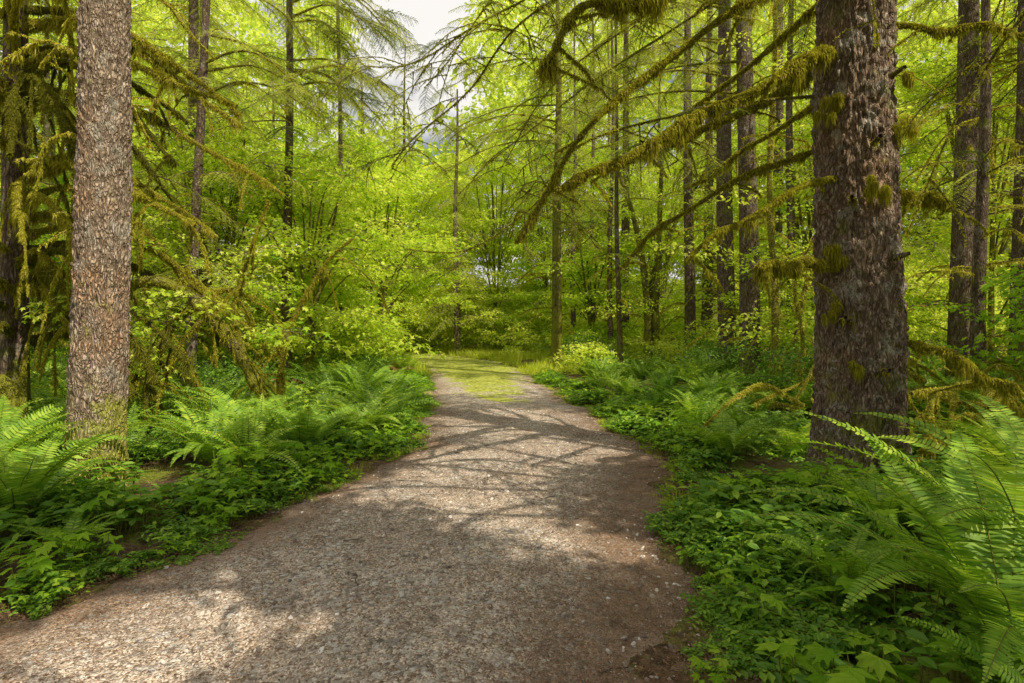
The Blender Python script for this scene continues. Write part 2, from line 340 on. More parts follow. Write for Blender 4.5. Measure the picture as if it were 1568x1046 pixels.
def conifer_branch(L=2.0,ntw=34,dens=1.0,nl=.055,nw=.0075):
    mb=MB(); t=np.linspace(0,1,10)
    P=np.stack([t*L,.08*L*np.sin(t*3+U(0,6))*t,.06*L*np.sin(t*math.pi)-.18*L*t**2],1)
    tube(mb,P,np.linspace(.014,.003,10),4,1)
    nv=np.array([(0,-1,0),(0,1,0),(1,0,0)],float)
    pos=[];RM=[];S=[]
    for k in range(ntw):
        u=.10+.9*(k+U(0,1))/ntw; side=1 if k%2 else -1
        if U(0,1)>dens: continue
        b=np.array([np.interp(u,t,P[:,i]) for i in range(3)])
        tl=L*.30*(1-u)**.6*U(.6,1.15)+.06; an=side*math.radians(U(48,72))
        d=np.array([math.cos(an),math.sin(an),-U(.05,.45)]); d/=np.linalg.norm(d)
        m=max(5,int(tl/.028)); s=np.linspace(.05,1,m)
        Q=b+d*(s*tl)[:,None]; Q[:,2]-=.3*tl*s**2
        tube(mb,Q[::max(1,m//3)],.0025,3,1)
        for sg in (-1,1):
            h=math.atan2(d[1],d[0])+sg*U(.7,1.15,m)
            pos.append(Q); RM.append(rotm(rng.normal(0,.5,m),U(-.1,.4,m),h))
            l=nl*U(.7,1.3,m)*(1.15-.5*s); S.append(np.stack([l,np.full(m,nw),l],1))
    m=40; s=np.linspace(.3,1,m)
    Q=np.stack([np.interp(s,t,P[:,i]) for i in range(3)],1)
    pos.append(Q);RM.append(rotm(np.zeros(m),U(-.2,.3,m),np.where(np.arange(m)%2,1,-1)*U(.6,1.1,m))); S.append(np.stack([np.full(m,nl),np.full(m,nw),np.full(m,nl)],1))
    stamp(mb,nv,[(0,1,2)],np.concatenate(pos),np.concatenate(RM),np.concatenate(S),0)
    return mb
def cbp(mats,**k): return proto(conifer_branch(**k),mats)
C_con=protos('bough',[cbp([M_need,M_twig],nw=.009) for _ in range(2)]+[cbp([M_needl,M_twig],dens=.9,nw=.009) for _ in range(2)])
C_conl=protos('bough_light',[cbp([M_needl,M_twig],dens=.95,nw=.009) for _ in range(3)]+[cbp([M_need,M_twig],dens=.8)])

def fern(L,nf,npin=34,up=0):
    mb=MB(); pos=[];RM=[];S=[]
    for k in range(nf):
        az=2*math.pi*k/nf*1.0+U(-.25,.25); l=L*U(.7,1.1); e0=math.radians(U(58,86)); e1=math.radians(U(-40,20)+up)
        m=22; t=np.linspace(0,1,m); e=e0+(e1-e0)*t**1.25
        dx=np.cumsum(np.cos(e))*l/m; dz=np.cumsum(np.sin(e))*l/m
        a=az+U(-.25,.25)*t
        P=np.stack([.03*math.cos(az)+dx*np.cos(a),.03*math.sin(az)+dx*np.sin(a),dz],1)
        tube(mb,P,np.linspace(.0045,.0012,m)*L,3,1)
        T,_,_=frames(P); side=np.stack([-np.sin(a),np.cos(a),np.zeros(m)],1); tw=U(-.35,.35)
        upv=np.cross(T,side); side=side*math.cos(tw)+upv*math.sin(tw)
        s=np.linspace(.10,.995,npin); j=lambda A:np.stack([np.interp(s,t,A[:,i]) for i in range(3)],1)
        p=j(P);TT=j(T);SS=j(side)
        pw=l*.105*np.minimum(1,(s/.28)**.6)*np.clip((1-s)/.55,0.03,1)**.75
        wd=l*.9/npin*.46
        for sg in (-1,1):
            X=SS*sg+TT*U(.15,.38)+np.cross(TT,SS)*U(-.05,.3); X/=np.linalg.norm(X,axis=1)[:,None]
            X[:,2]-=U(0,.22,npin); X/=np.linalg.norm(X,axis=1)[:,None]
            Y=TT-X*np.sum(TT*X,1)[:,None]; Y/=np.linalg.norm(Y,axis=1)[:,None]
            pos.append(p);RM.append(np.stack([X,Y,np.cross(X,Y)],2)); S.append(np.stack([pw*U(.85,1.1,npin),np.full(npin,wd),pw],1))
    if npin>30:
        pv=np.array([(0,-.55,0),(0,.6,0),(.35,.95,.02),(.35,-.85,.02),(.75,-.55,-.03),(.75,.6,-.03),(1,.1,-.12)])
        pf=[(0,3,2),(0,2,1),(3,4,5),(3,5,2),(4,6,5)]
    else:
        pv=np.array([(0,-.6,0),(.3,.95,.02),(.5,-.8,.0),(1,.1,-.12)]); pf=[(0,2,1),(1,2,3)]
    stamp(mb,pv,pf,np.concatenate(pos),np.concatenate(RM),np.concatenate(S),0)
    return mb
FM=[fern(1.0,n,npin=p).mesh('fern_mesh',[M_fern,M_stem]) for n,p in ((26,40),(21,36),(30,42))]
FMh=[fern(1.0,n,npin=54,up=8).mesh('fern_mesh_near',[M_fern,M_stem]) for n in (28,22)]
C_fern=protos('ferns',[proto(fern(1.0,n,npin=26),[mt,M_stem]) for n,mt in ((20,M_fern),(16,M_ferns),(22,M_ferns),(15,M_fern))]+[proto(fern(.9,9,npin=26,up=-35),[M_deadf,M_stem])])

def cover(n,R,size,h,tpl=(oval_v,oval_f),lobes=3,stem=True):
    mb=MB(); r=R*np.sqrt(U(0,1,n)); a=U(0,2*math.pi,n); z=h*U(.35,1.1,n)
    for i in range(n):
        x,y=r[i]*math.cos(a[i]),r[i]*math.sin(a[i])
        if stem: tube(mb,np.array([[x*.8,y*.8,-.02],[x,y,z[i]]]),.0022,3,1)
        rz=U(0,6.28); k=lobes
        stamp(mb,tpl[0],tpl[1],np.repeat([[x,y,z[i]]],k,0),rotm(rng.normal(0,.25,k),rng.normal(.12,.2,k),rz+np.arange(k)*2*math.pi/k+U(-.2,.2,k)),size*U(.7,1.2)*np.ones(k),0)
    return mb
def compound(n,R,L):   # low plants with long pinnate leaves
    mb=MB()
    for i in range(n):
        a=U(0,6.28); l=L*U(.6,1.1); t=np.linspace(0,1,9); e=U(.5,1.1)
        P=np.stack([l*t*math.cos(a)*math.cos(e*.5),l*t*math.sin(a)*math.cos(e*.5),l*(t*math.sin(e)-.45*t*t)],1)+np.array([U(-R,R),U(-R,R),0])
        tube(mb,P[::2],.002,3,1)
        for sg in (-1,1):
            stamp(mb,rh_v,rh_f,P[2:],rotm(rng.normal(0,.2,7),rng.normal(.1,.15,7),a+sg*U(1.0,1.3,7)),np.linspace(.075,.045,7),0)
    return mb
C_cover=protos('cover',[proto(cover(20,.2,.06,.13,stem=False),[M_cover,M_stem]),proto(cover(16,.2,.085,.2),[M_cover,M_stem]),proto(cover(12,.22,.13,.22,MT,1),[M_maple2,M_stem]),proto(cover(24,.18,.04,.07,RH,stem=False),[M_cover,M_stem]),proto(compound(9,.06,.34),[M_cover,M_stem])])
def grasst(n,R,h):
    mb=MB(); r=R*np.sqrt(U(0,1,n)); a=U(0,6.28,n)
    gv=np.array([(0,-.02,0),(0,.02,0),(.06,.016,.5),(.06,-.016,.5),(.3,0,1)])
    stamp(mb,gv,[(0,1,2),(0,2,3),(3,2,4)],np.stack([r*np.cos(a),r*np.sin(a),0*a],1),rotm(rng.normal(0,.2,n),rng.normal(0,.2,n),U(0,6.28,n)),h*U(.4,1.1,n))
    return proto(mb,[M_grass])
C_grass=protos('grasst',[grasst(45,.18,.22),grasst(40,.2,.14),grasst(36,.15,.35)])

# ------------------------------------------------------------ ground + path
def axis(lo,hi,c,fine,k):
    a=[c]; s=fine
    while a[-1]<hi: a.append(a[-1]+s); s*=k if a[-1]-c>14 else 1.0
    b=[c]; s=fine
    while b[-1]>lo: b.append(b[-1]-s); s*=k if c-b[-1]>14 else 1.0
    return np.array(sorted(set(a+b)))
gx=axis(-400,400,0,.16,1.09); gy=axis(-300,500,8,.16,1.09)
X,Y=np.meshgrid(gx,gy); Z=hgt(X,Y)
near=(np.abs(X)<14)&(Y<24)&(Y>-5)
Z=Z+np.where(near,rng.normal(0,.012,Z.shape),0)
mb=MB(); nx=len(gx); i=np.arange(len(gy)-1)[:,None]*nx; j=np.arange(nx-1)[None]
mb.add(np.stack([X,Y,Z],-1).reshape(-1,3),np.stack([i+j,i+j+1,i+nx+j+1,i+nx+j],-1).reshape(-1,4),0,True)
mb.obj('ground',[M_ground])
ys=np.concatenate([np.arange(-10,14,.07),np.arange(14,45,.25)]); us=np.linspace(-.06,1.06,61)
Yp,Up=np.meshgrid(ys,us,indexing='ij'); Xp=pl(Yp)+(pr(Yp)-pl(Yp))*Up
c=np.abs(2*Up-1)
Zp=hgt(Xp,Yp)+.035-.05*np.clip(c,0,1.2)**6+rng.normal(0,.004,Xp.shape)+.012*np.sin(Xp*3+Yp)*np.cos(Yp*2.3)
mb=MB(); nx=len(us); i=np.arange(len(ys)-1)[:,None]*nx; j=np.arange(nx-1)[None]
mb.add(np.stack([Xp,Yp,Zp],-1).reshape(-1,3),np.stack([i+j,i+j+1,i+nx+j+1,i+nx+j],-1).reshape(-1,4),0,True)
po=mb.obj('gravel_path',[M_path])
e=po.data.attributes.new('edge','FLOAT','POINT'); e.data.foreach_set('value',np.clip((c-.5)/.5+.35*(Yp<7)*(Xp>0),0,1).astype(np.float32).ravel())
e=po.data.attributes.new('mossy','FLOAT','POINT')
mo=np.clip((Yp-9)/4,0,1)*.8*np.exp(-((Up-.5)/.3)**2)+np.clip((Yp-13)/8,0,1)*.55+np.clip((c-.8)/.2,0,1)*.45*np.clip((Yp-4)/4,0,1)
e.data.foreach_set('value',np.clip(mo,0,1.4).astype(np.float32).ravel())
pzat=lambda x,y: hgt(x,y)+.028-.05*np.clip(np.abs(2*(x-pl(y))/(pr(y)-pl(y))-1),0,1.2)**6

st=[]
for k in range(4):
    mb=MB()
    bm=bmesh.new(); bmesh.ops.create_icosphere(bm,subdivisions=1 if k<3 else 2,radius=1)
    v=np.array([p.co[:] for p in bm.verts]); f=[[q.index for q in p.verts] for p in bm.faces]; bm.free()
    dsp=np.array([mn.noise(Vector(p)*1.1+Vector((k*7,0,0))) for p in v]); v=v*(1+.6*dsp)[:,None]*np.array([1,.75,.5]); v=np.round(v*3.2)/3.2*.5+v*.5
    mb.add(v,f,0); st.append(proto(mb,[M_stone]))
C_st=protos('stones',st)
n=24000; y=1.2+9.5*U(0,1,n)**1.5; u=U(.02,.98,n); x=pl(y)+(pr(y)-pl(y))*u
k=U(0,1,n)<.35+.65*(patch(x*1.6,y*1.6)>.5); x,y=x[k],y[k]; n=len(x)
s=.004+.019*U(0,1,n)**4.5
instancer('loose_gravel',C_st,np.stack([x,y,pzat(x,y)+s*.1],1),U(0,6.28,(n,3))*np.array([.1,.1,1]),s,rng.integers(0,4,n))
lt=[]
for k in range(3):
    mb=MB(); m=40; nv=np.array([(-1,-.03,0),(-1,.03,.01),(1,0,.03)])
    if k==2: nv=np.array([(-.35,-.2,0),(.2,-.25,.06),(.5,.1,.02)])
    stamp(mb,nv,[(0,1,2)],np.stack([U(-.12,.12,m),U(-.12,.12,m),U(0,.012,m)],1),rotm(rng.normal(0,.15,m),rng.normal(0,.15,m),U(0,6.28,m)),.016*U(.5,1.6,m)); lt.append(proto(mb,[M_litter]))
C_lt=protos('litter',lt)
n=5600; y=1+10*U(0,1,n)**1.2; u=np.where(U(0,1,n)<.5,U(-.05,1.05,n),np.where(U(0,1,n)<.35,U(-.05,.2,n),U(.7,1.12,n))); x=pl(y)+(pr(y)-pl(y))*u
xx=U(-7,7,2600); yy=U(1.5,11,2600); kk=(off(xx,yy)>0); x=np.concatenate([x,xx[kk]]); y=np.concatenate([y,yy[kk]]); n=len(x)
instancer('needle_litter',C_lt,np.stack([x,y,np.maximum(pzat(x,y),hgt(x,y))+.012],1),np.stack([0*x,0*x,U(0,6.28,n)],1),U(.7,1.5,n)*np.where(off(x,y)>.1,1.7,1),rng.integers(0,3,n),real=True)
mb=MB()
for k in range(150):
    y0=U(2,12); x0=U(-5,5); a=U(0,6.28); L=U(.06,.3)*(2 if off(x0,y0)>0 else 1)
    P=np.array([[x0+math.cos(a+b)*L*t,y0+math.sin(a+b)*L*t,0] for t,b in ((0,0),(.35,.1),(.7,-.1),(1,.2))]); P[:,2]=np.maximum(pzat(P[:,0],P[:,1]),hgt(P[:,0],P[:,1]))+.012
    tube(mb,P,[.004,.0035,.003,.0015],4)
mb.obj('fallen_twigs',[M_twig])

# ------------------------------------------------------------ vegetation scatter
def region(n,xr,yr,mn_off,mx_off=99,power=1):
    y=yr[0]+(yr[1]-yr[0])*U(0,1,n)**power; x=U(xr[0],xr[1],n); o=off(x,y)
    k=(o>mn_off)&(o<mx_off)&(np.abs(x)<y*1.0+1.6)
    return x[k],y[k]
x,y=region(12500,(-11,11),(1.2,12),-.10,6,1.3)
k=(np.hypot(x,y)>1.7)&((off(x,y)>.12)|(U(0,1,len(x))<.4))&(patch(x,y)+U(-.2,.2,len(x))>.44); x,y=x[k],y[k]
y4=U(2.0,18,2400); sd=U(0,1,2400)<.5; o4=U(-.16,.5,2400); x4=np.where(sd,pl(y4)-o4,pr(y4)+o4); k4=((~sd&((y4>2.4)|(o4>.25)))|(sd&(y4>2.6)))&(patch(x4,y4*1.5)>.36); x4,y4=x4[k4],y4[k4]
x=np.concatenate([x,x4]); y=np.concatenate([y,y4])
s=U(.45,1.4,len(x))*np.clip(.5+off(x,y)*1.2,.38,1.1)
sel=np.sin(x*2.3+y*1.7)+np.sin(y*3.1-x)+rng.normal(0,.6,len(x)); idx=np.digitize(sel,[-1.3,-.2,.5,1.2])
instancer('groundcover_plants',C_cover,np.stack([x,y,hgt(x,y)],1),np.stack([rng.normal(0,.1,len(x)),rng.normal(0,.1,len(x)),U(0,6.28,len(x))],1),s,idx,real=True)
x1,y1=region(540,(-13,-2),(5.6,24),.5); x2,y2=region(310,(2,13),(7,22),.55)
x=np.concatenate([x1,x2]);y=np.concatenate([y1,y2]); k=patch(x*.7,y*.7)>.32; x,y=x[k],y[k]
instancer('fern_undergrowth',C_fern,np.stack([x,y,hgt(x,y)-.03],1),np.stack([rng.normal(0,.1,len(x)),rng.normal(0,.1,len(x)),U(0,6.28,len(x))],1),U(.45,1.15,len(x)),rng.choice(5,len(x),p=[.26,.22,.22,.22,.08]))
x,y=region(6000,(-22,10),(19,36),-9,99)
x3,y3=region(4500,(-4,4),(5,20),-.25,.25)
x=np.concatenate([x,x3]);y=np.concatenate([y,y3]); s=np.where(y<19,U(.1,.3,len(x)),U(.6,1.5,len(x)))
k=(y<19)|(off(x,y)>-.3)|(U(0,1,len(x))<.25); x,y,s=x[k],y[k],s[k]; s=np.where((y>19)&(off(x,y)<0),s*.35,s)
instancer('grass',C_grass,np.stack([x,y,hgt(x,y)+.005],1),np.stack([0*x,0*x,U(0,6.28,len(x))],1),s,rng.integers(0,3,len(x)))

HF=[(2.15,2.45,1.3),(2.75,2.95,1.5),(2.75,4.25,.8),(3.4,3.6,1.35),(4.3,4.6,1.15),(4.9,5.5,1.0),(5.0,4.2,1.1),(1.9,1.85,.75),(3.2,2.5,1.35),(1.9,3.2,.6),
 (-3.75,4.3,1.15),(-4.6,4.8,1.3),(-3.1,6.0,.9),(-4.5,6.1,1.1),(-2.55,6.9,1.15),(-2.15,7.9,1.0),(-3.3,7.3,1.2),(-2.3,9.4,1.0),(-3.05,3.9,.45),(-3.2,3.45,.4),(-5.2,5.6,1.2),(-2.75,10.6,1.1),(-2.6,12.5,1.1),(-5.3,3.9,1.2),
 (2.9,8.8,1.0),(3.5,7.9,.85),(2.3,9.6,.6),(3.6,10.2,1.0),(2.4,11.8,.8),(2.5,6.6,.75)]
for k,(x,y,s) in enumerate(HF):
    nr=math.hypot(x,y)<4.4
    o=D.objects.new('sword_fern',FMh[k%2] if nr else FM[k%3]); scene.collection.objects.link(o)
    o.location=(x,y,float(hgt(x,y))-.02); o.rotation_euler=(U(-.08,.08),U(-.08,.08)-.08*(nr and x>0),U(0,6.28)); o.scale=(s,s,s*U(.9,1.1))
def clumps(name,C,nv,centers,per,R,flat_,sc,parent=None,zmin=.15,real=False):
    P=[]
    for c in centers:
        d=rng.normal(0,1,(per,3)); d/=np.linalg.norm(d,axis=1)[:,None]; d*=(U(.2,1,per)**.5)[:,None]
        P.append(np.array(c[:3])+d*np.array([1,1,flat_])*(c[3] if len(c)>3 else R))
    P=np.concatenate(P); g=hgt(P[:,0],P[:,1]); P[:,2]=np.maximum(P[:,2],g+zmin)
    n=len(P); return instancer(name,C,P,np.stack([rng.normal(0,.2,n),rng.normal(0,.2,n),U(0,6.28,n)],1),U(sc[0],sc[1],n),rng.integers(0,nv,n),parent,real=real)
cs=[]
for k in range(90):
    x=U(-16,16); y=U(10,24); o=off(x,y)
    if o>1.8 and abs(x)<y*1.0: cs.append((x,y,U(.3,1.0),U(.5,1.0)))
clumps('huckleberry_shrubs',C_shrub,4,cs,13,.8,.8,(.6,1.2),real=True)

# ------------------------------------------------------------ trees
def noisy_line(b,t,n,amp):
    b,t=np.array(b,float),np.array(t,float); u=np.linspace(0,1,n); P=b+(t-b)*u[:,None]
    p=U(0,6,4); P[:,0]+=amp*(np.sin(u*5+p[0])-math.sin(p[0]))*.6+amp*.4*(np.sin(u*11+p[1])-math.sin(p[1])); P[:,1]+=amp*(np.sin(u*4+p[2])-math.sin(p[2]))*.6
    return P
def hero_trunk(mb,r0,r1,H,lean,rough,flare,seed,seg=150,dz=.02,zhi=7.5,fq=15,fz=4.2):
    zs=np.concatenate([np.arange(-.2,zhi,dz),np.arange(zhi,H,.4)]); u=np.clip(zs/H,0,1)
    R=r0+(r1-r0)*u**.8+flare*np.exp(-np.clip(zs,0,9)/.22)
    P=np.stack([lean[0]*zs+.02*np.sin(zs*.8+seed),lean[1]*zs+.02*np.sin(zs*.6),zs],1)
    a=np.linspace(0,2*math.pi,seg,endpoint=False); dsp=np.zeros((len(zs),seg))
    ca,sa=np.cos(a),np.sin(a)
    for i,zz in enumerate(zs):
        if zz>zhi: continue
        for j in range(seg):
            p=Vector((ca[j]*R[i]*fq,sa[j]*R[i]*fq,zz*fz+seed*10))
            w=mn.noise(p*.5)*1.5
            d=mn.voronoi(Vector((p.x+w,p.y+w,p.z+w)))[0]; c=min(1.,(d[1]-d[0])*2.2)
            dsp[i,j]=rough*(c-.6)+rough*.7*mn.noise(p*2.3)+rough*.9*mn.noise(Vector((ca[j]*2,sa[j]*2,zz*.9+seed)))+flare*.5*math.exp(-max(zz,0)/.25)*math.sin(5*a[j]+seed)
    tube(mb,P,R,seg,0,dsp)
def limb(mb,pts,r0,r1,moss=1.0,seg=8,dens=1600,l1=.10,fm=1,bm=0,kink=.03,n=None):
    P=catmull(pts,n or max(10,len(pts)*7)); m=len(P); ph=U(0,6,3); u=np.linspace(0,1,m)
    P[:,2]+=kink*np.sin(u*14+ph[0])*u; P[:,1]+=kink*np.sin(u*11+ph[1])*u
    R=r0+(r1-r0)*u**.8; R=R*(1+.12*np.sin(u*37+ph[2]))
    tube(mb,P,R,seg,bm)
    if moss>0: fur(mb,P,R,dens*moss,.012,l1,mat=fm)
    return P,R
def mosspad(mb,c,r,n=500,l=.09,mat=1):
    # ragged tuft: several overlapping pads trailing strands
    for k in range(5):
        cc=np.array(c)+np.array([U(-1,1)*r,U(-.4,.4)*r,U(-1.3,.5)*r]); rr=r*U(.3,.75); m=n//5
        d=rng.normal(0,1,(m,3)); d/=np.linalg.norm(d,axis=1)[:,None]
        b=cc+d*np.array([rr,rr,rr*.7])*U(.4,1,m)[:,None]; tip=b+d*l*.4*U(.2,1,m)[:,None]; tip[:,2]-=l*(U(0,1,m)**2)*1.8
        sd=np.cross(d,rng.normal(0,1,(m,3))); sd/=np.linalg.norm(sd,axis=1)[:,None]; sd*=.005
        mb.add(np.stack([b-sd,b+sd,tip],1).reshape(-1,3),np.arange(m*3).reshape(-1,3),mat)
def side_twigs(mb,P,n,L,moss=.5,down=.3,fm=1,dens=900,l1=.06,out=None,r=.007):
    for k in range(n):
        i=int(U(.15,1)*(len(P)-1)); b=P[i]; a=U(0,6.28); l=L*U(.35,1)
        d=np.array([math.cos(a),math.sin(a),U(-.6,.25)-down*.3])
        Q,_=limb(mb,[b,b+d*l*.4+[0,0,-.02],b+d*l*.8+[0,0,-down*l*.35],b+d*l+[0,0,-down*l*.8]],r,.002,moss,4,dens,l1,fm,kink=.01,n=8)
        if out is not None: out.append(Q)

B=np.array([3.55,5.85,0.]); e=empty('douglas_fir_tree',(B[0],B[1],float(hgt(B[0],B[1]))-.12))
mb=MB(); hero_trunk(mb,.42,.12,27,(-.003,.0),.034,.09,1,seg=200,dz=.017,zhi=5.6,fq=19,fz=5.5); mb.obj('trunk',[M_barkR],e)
mb=MB(); W=lambda L:[np.array(p)-B for p in L]
big=[([(3.3,5.75,4.3),(2.95,5.6,4.22),(2.27,5.4,3.77),(1.59,5.2,3.42),(.95,5.0,3.04),(.48,4.9,2.73)],.062,.018,2.8,.13),
([(3.3,5.7,4.9),(2.75,5.5,4.85),(2.13,5.2,4.5),(1.47,5.0,3.98),(.93,4.9,3.57),(.58,4.8,3.14),(.31,4.8,2.70),(.03,4.8,2.32)],.038,.007,1.8,.07),
([(3.3,5.7,5.35),(2.6,5.4,5.0),(1.81,5.0,4.62),(1.03,4.6,4.22),(.54,4.4,3.99),(.23,4.3,3.5)],.044,.012,2.4,.17),
([(3.3,5.7,3.05),(3.0,5.65,3.0),(2.52,5.4,2.75),(2.0,5.2,2.47),(1.56,5.1,2.16)],.028,.008,1.8,.09),
([(3.3,5.7,2.15),(2.85,5.55,2.19),(2.32,5.3,2.08)],.048,.030,3.4,.13),
([(3.4,6.1,4.4),(2.86,6.3,4.1),(2.09,6.6,3.78),(1.37,6.8,3.55),(.53,7.0,3.2)],.054,.014,2.5,.12),
([(3.7,5.75,4.6),(4.27,5.5,4.44),(4.9,5.3,4.32)],.026,.012,1.7,.09),
([(3.8,5.9,2.92),(4.3,5.9,2.9),(4.55,5.85,2.78)],.048,.03,3.4,.13),
([(3.8,5.8,1.45),(4.09,5.6,1.36),(4.44,5.4,1.13),(4.7,5.3,.9)],.03,.014,2.8,.13),
([(3.4,5.6,5.6),(2.6,5.0,5.3),(1.9,4.5,4.6),(1.5,4.2,4.0)],.028,.006,1.4,.08),
([(3.5,6.3,5.2),(3.0,7.5,4.9),(2.2,8.6,4.4),(1.3,9.4,3.9)],.034,.008,1.4,.1),
([(3.5,6.3,4.1),(3.1,7.4,3.9),(2.5,8.2,3.5)],.028,.008,1.4,.1),
([(3.4,6.1,3.5),(2.7,6.7,3.3),(2.0,7.4,2.9),(1.5,7.9,2.4)],.026,.007,1.5,.1),
([(3.7,6.2,3.4),(4.6,7.2,3.3),(5.4,8.0,2.9)],.028,.008,1.4,.1)]
fine=[([(3.3,5.9,5.9),(2.4,5.4,5.6),(1.24,5.2,4.95),(.11,6,4.75),(-.48,6.5,4.3),(-1.16,7,3.9),(-1.52,7.2,3.6)],.02,.003),
([(3.3,6.0,4.0),(2.2,5.8,3.8),(.73,5.7,3.43),(.32,6,2.87),(-.4,6.5,2.52),(-1.32,7,2.48)],.016,.003),
([(3.6,6.3,6.0),(2.7,7.6,5.9),(1.5,8.8,5.5),(.3,9.6,4.9),(-.7,10,4.1)],.024,.005),
([(3.4,6.0,7.0),(1.7,6.3,6.7),(.5,6.6,6.1),(-.5,6.9,5.2),(-1.1,7.1,4.5)],.022,.003),
([(3.4,6.0,6.6),(2.0,6.0,6.2),(.9,6.0,5.5),(-.1,6.1,4.9),(-.9,6.3,4.6),(-1.7,6.5,4.55)],.02,.003),
([(3.4,6.1,6.2),(2.3,6.8,5.8),(1.2,7.3,5.2),(.3,7.7,4.5),(-.2,8,3.7)],.02,.003)]
bough=[]
for pts,r0,r1,ms,l1 in big:
    Pm,_=limb(mb,W(pts),r0,r1,ms,8,2600,l1,kink=.05)
    side_twigs(mb,Pm,6,.5,.9,l1=.06)
for pts,r0,r1 in fine:
    Pm,_=limb(mb,W(pts),r0,r1,.3,6,1600,.04,kink=.06); sub=[]
    side_twigs(mb,Pm,16,1.0,.15,.5,l1=.03,out=sub); bough+= [Pm]+sub
    for q in sub: side_twigs(mb,q,3,.35,.1,.4,l1=.03)
for c,r in (((3.12,5.62,3.78),.10),((3.52,5.40,2.95),.11),((3.9,5.62,3.58),.12),((3.14,5.6,2.3),.10),((3.16,5.62,1.75),.07),((3.85,5.55,4.0),.06),((3.3,5.45,1.2),.06)):
    mosspad(mb,np.array(c)-B,r,1500,.07)
for z,a in ((3.3,-1.75),(2.2,-1.2),(1.6,-2.3),(3.95,-1.3),(1.1,-1.6),(2.75,-2.2)):
    d=np.array([math.cos(a),math.sin(a),.05]); limb(mb,[d*.38+[0,0,z],d*.45+[0,0,z+.01],d*.53+[0,0,z+.02]],.035,.018,.15,8,bm=2,n=6,kink=0)
mb.obj('mossy_limbs',[M_barkm,M_moss,M_bark],e)
def spray_along(lines,per,sc,lo=.3):
    pp=[];rr=[];ss=[]
    for Pm in lines:
        m=len(Pm)
        for k in range(per):
            i=int(U(lo,.99)*(m-1)); t=Pm[min(i+1,m-1)]-Pm[i]; h=math.atan2(t[1],t[0])
            pp.append(Pm[i]); rr.append((U(-.3,.3),U(.1,.6),h+random.choice((-1,1))*U(.3,1.2))); ss.append(U(*sc))
    return np.array(pp),np.array(rr),np.array(ss)
def put_sprays(name,C,nv,args,e):
    instancer(name,C,*args,rng.integers(0,nv,len(args[0])),e)
put_sprays('needle_sprays',C_con,4,spray_along(bough,3,(.12,.28),.25),e)
def con_foliage(name,C,nv,base,H,c0,Lmax,n,parent,lean=(0,0),mask=True,smax=9,real=False):
    Hf=min(H,6.5+.62*max(base[1],0)); full=H
    z=c0+(Hf-c0)*U(0,1,n)**1.1; L=Lmax*np.clip(1-(z-c0)/(full-c0),.06,1)**.65*U(.6,1.1,n); a=U(0,2*math.pi,n)
    P=np.stack([lean[0]*z,lean[1]*z,z],1); rot=np.stack([rng.normal(0,.25,n),U(.0,.5,n),a],1); s=L/2
    k=(U(0,1,n)<.5)|(s>smax); o=np.where(k,L*U(.2,.7,n),0); P[:,0]+=o*np.cos(a); P[:,1]+=o*np.sin(a); P[:,2]-=o*.25; s=np.minimum(np.where(k,s*.75,s),smax)
    rot[:,2]+=np.where(k,rng.normal(0,.5,n),0)
    if mask:
        mid=P+np.stack([np.cos(rot[:,2]),np.sin(rot[:,2]),-rot[:,1]],1)*(s*1.0)[:,None]+np.array([base[0],base[1],0])
        k=keepmask(mid,.5+s*.4)|(P[:,2]<3); P,rot,s=P[k],rot[k],s[k]
    return instancer(name,C,P,rot,s,rng.integers(0,nv,len(P)),parent,real=real)
con_foliage('crown',C_con,4,B,26,6.2,3.6,160,e,smax=.6)

B2=np.array([-3.94,5.4,0]); e=empty('conifer_tree',(B2[0],B2[1],float(hgt(B2[0],B2[1]))))
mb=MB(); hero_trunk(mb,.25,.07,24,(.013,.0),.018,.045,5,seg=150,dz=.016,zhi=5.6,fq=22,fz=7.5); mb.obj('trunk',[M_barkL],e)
mb=MB()
for z,a,l in ((4.6,2.6,1.2),(5.3,.3,1.0),(3.4,2.9,.9),(5.0,1.2,1.3),(2.6,2.4,.8),(3.9,1.7,1.1),(4.2,3.3,1.0)):
    d=np.array([math.cos(a),math.sin(a),.0]); Pm,_=limb(mb,[d*.2+[0,0,z],d*l*.5+[0,0,z+.05],d*l+[0,0,z-.3]],.014,.004,1.0,6,1400,.08); side_twigs(mb,Pm,4,.4)
for a,r in ((-2.2,.06),(-1.4,.05),(-.8,.06),(-2.8,.07)): mosspad(mb,[.27*math.cos(a),.27*math.sin(a),.12],r,400,.04)
mb.obj('mossy_limbs',[M_barkm,M_moss],e)
con_foliage('crown',C_con,4,B2,24,6.8,3.0,100,e,smax=.6)

def droopy(mb,z0,a,L,drop,r,ms,l1,twn=6,fm=1):
    d=np.array([math.cos(a),math.sin(a),0]); s=np.array([-d[1],d[0],0])*U(-.2,.2)*L
    pts=[d*.1+[0,0,z0],d*L*.35+[0,0,z0+.06*L]+s*.2,d*L*.7+[0,0,z0-drop*.35]+s*.7,d*L+[0,0,z0-drop]+s]
    Pm,_=limb(mb,pts,r,.016,ms,6,1500,l1,fm); side_twigs(mb,Pm,twn,.6,1.8,1.6,fm,1100,.08)
B3=np.array([-7.1,8.1,0]); e=empty('spruce_tree',(B3[0],B3[1],float(hgt(B3[0],B3[1]))))
mb=MB(); P=noisy_line((0,0,-.2),(.1,.2,24),60,.05); tube(mb,P,np.linspace(.17,.05,60)+.06*np.exp(-np.arange(60)*.8),20); mb.obj('trunk',[M_bark],e)
mb=MB()
for k in range(42): droopy(mb,U(1.2,6.8),rng.normal(-.35,.9),U(1.6,4.2),U(.5,1.6),U(.036,.058),2.5,.14,4,1 if U(0,1)<.6 else 2)
mb.obj('mossy_limbs',[M_barkm,M_moss,M_mossd],e)
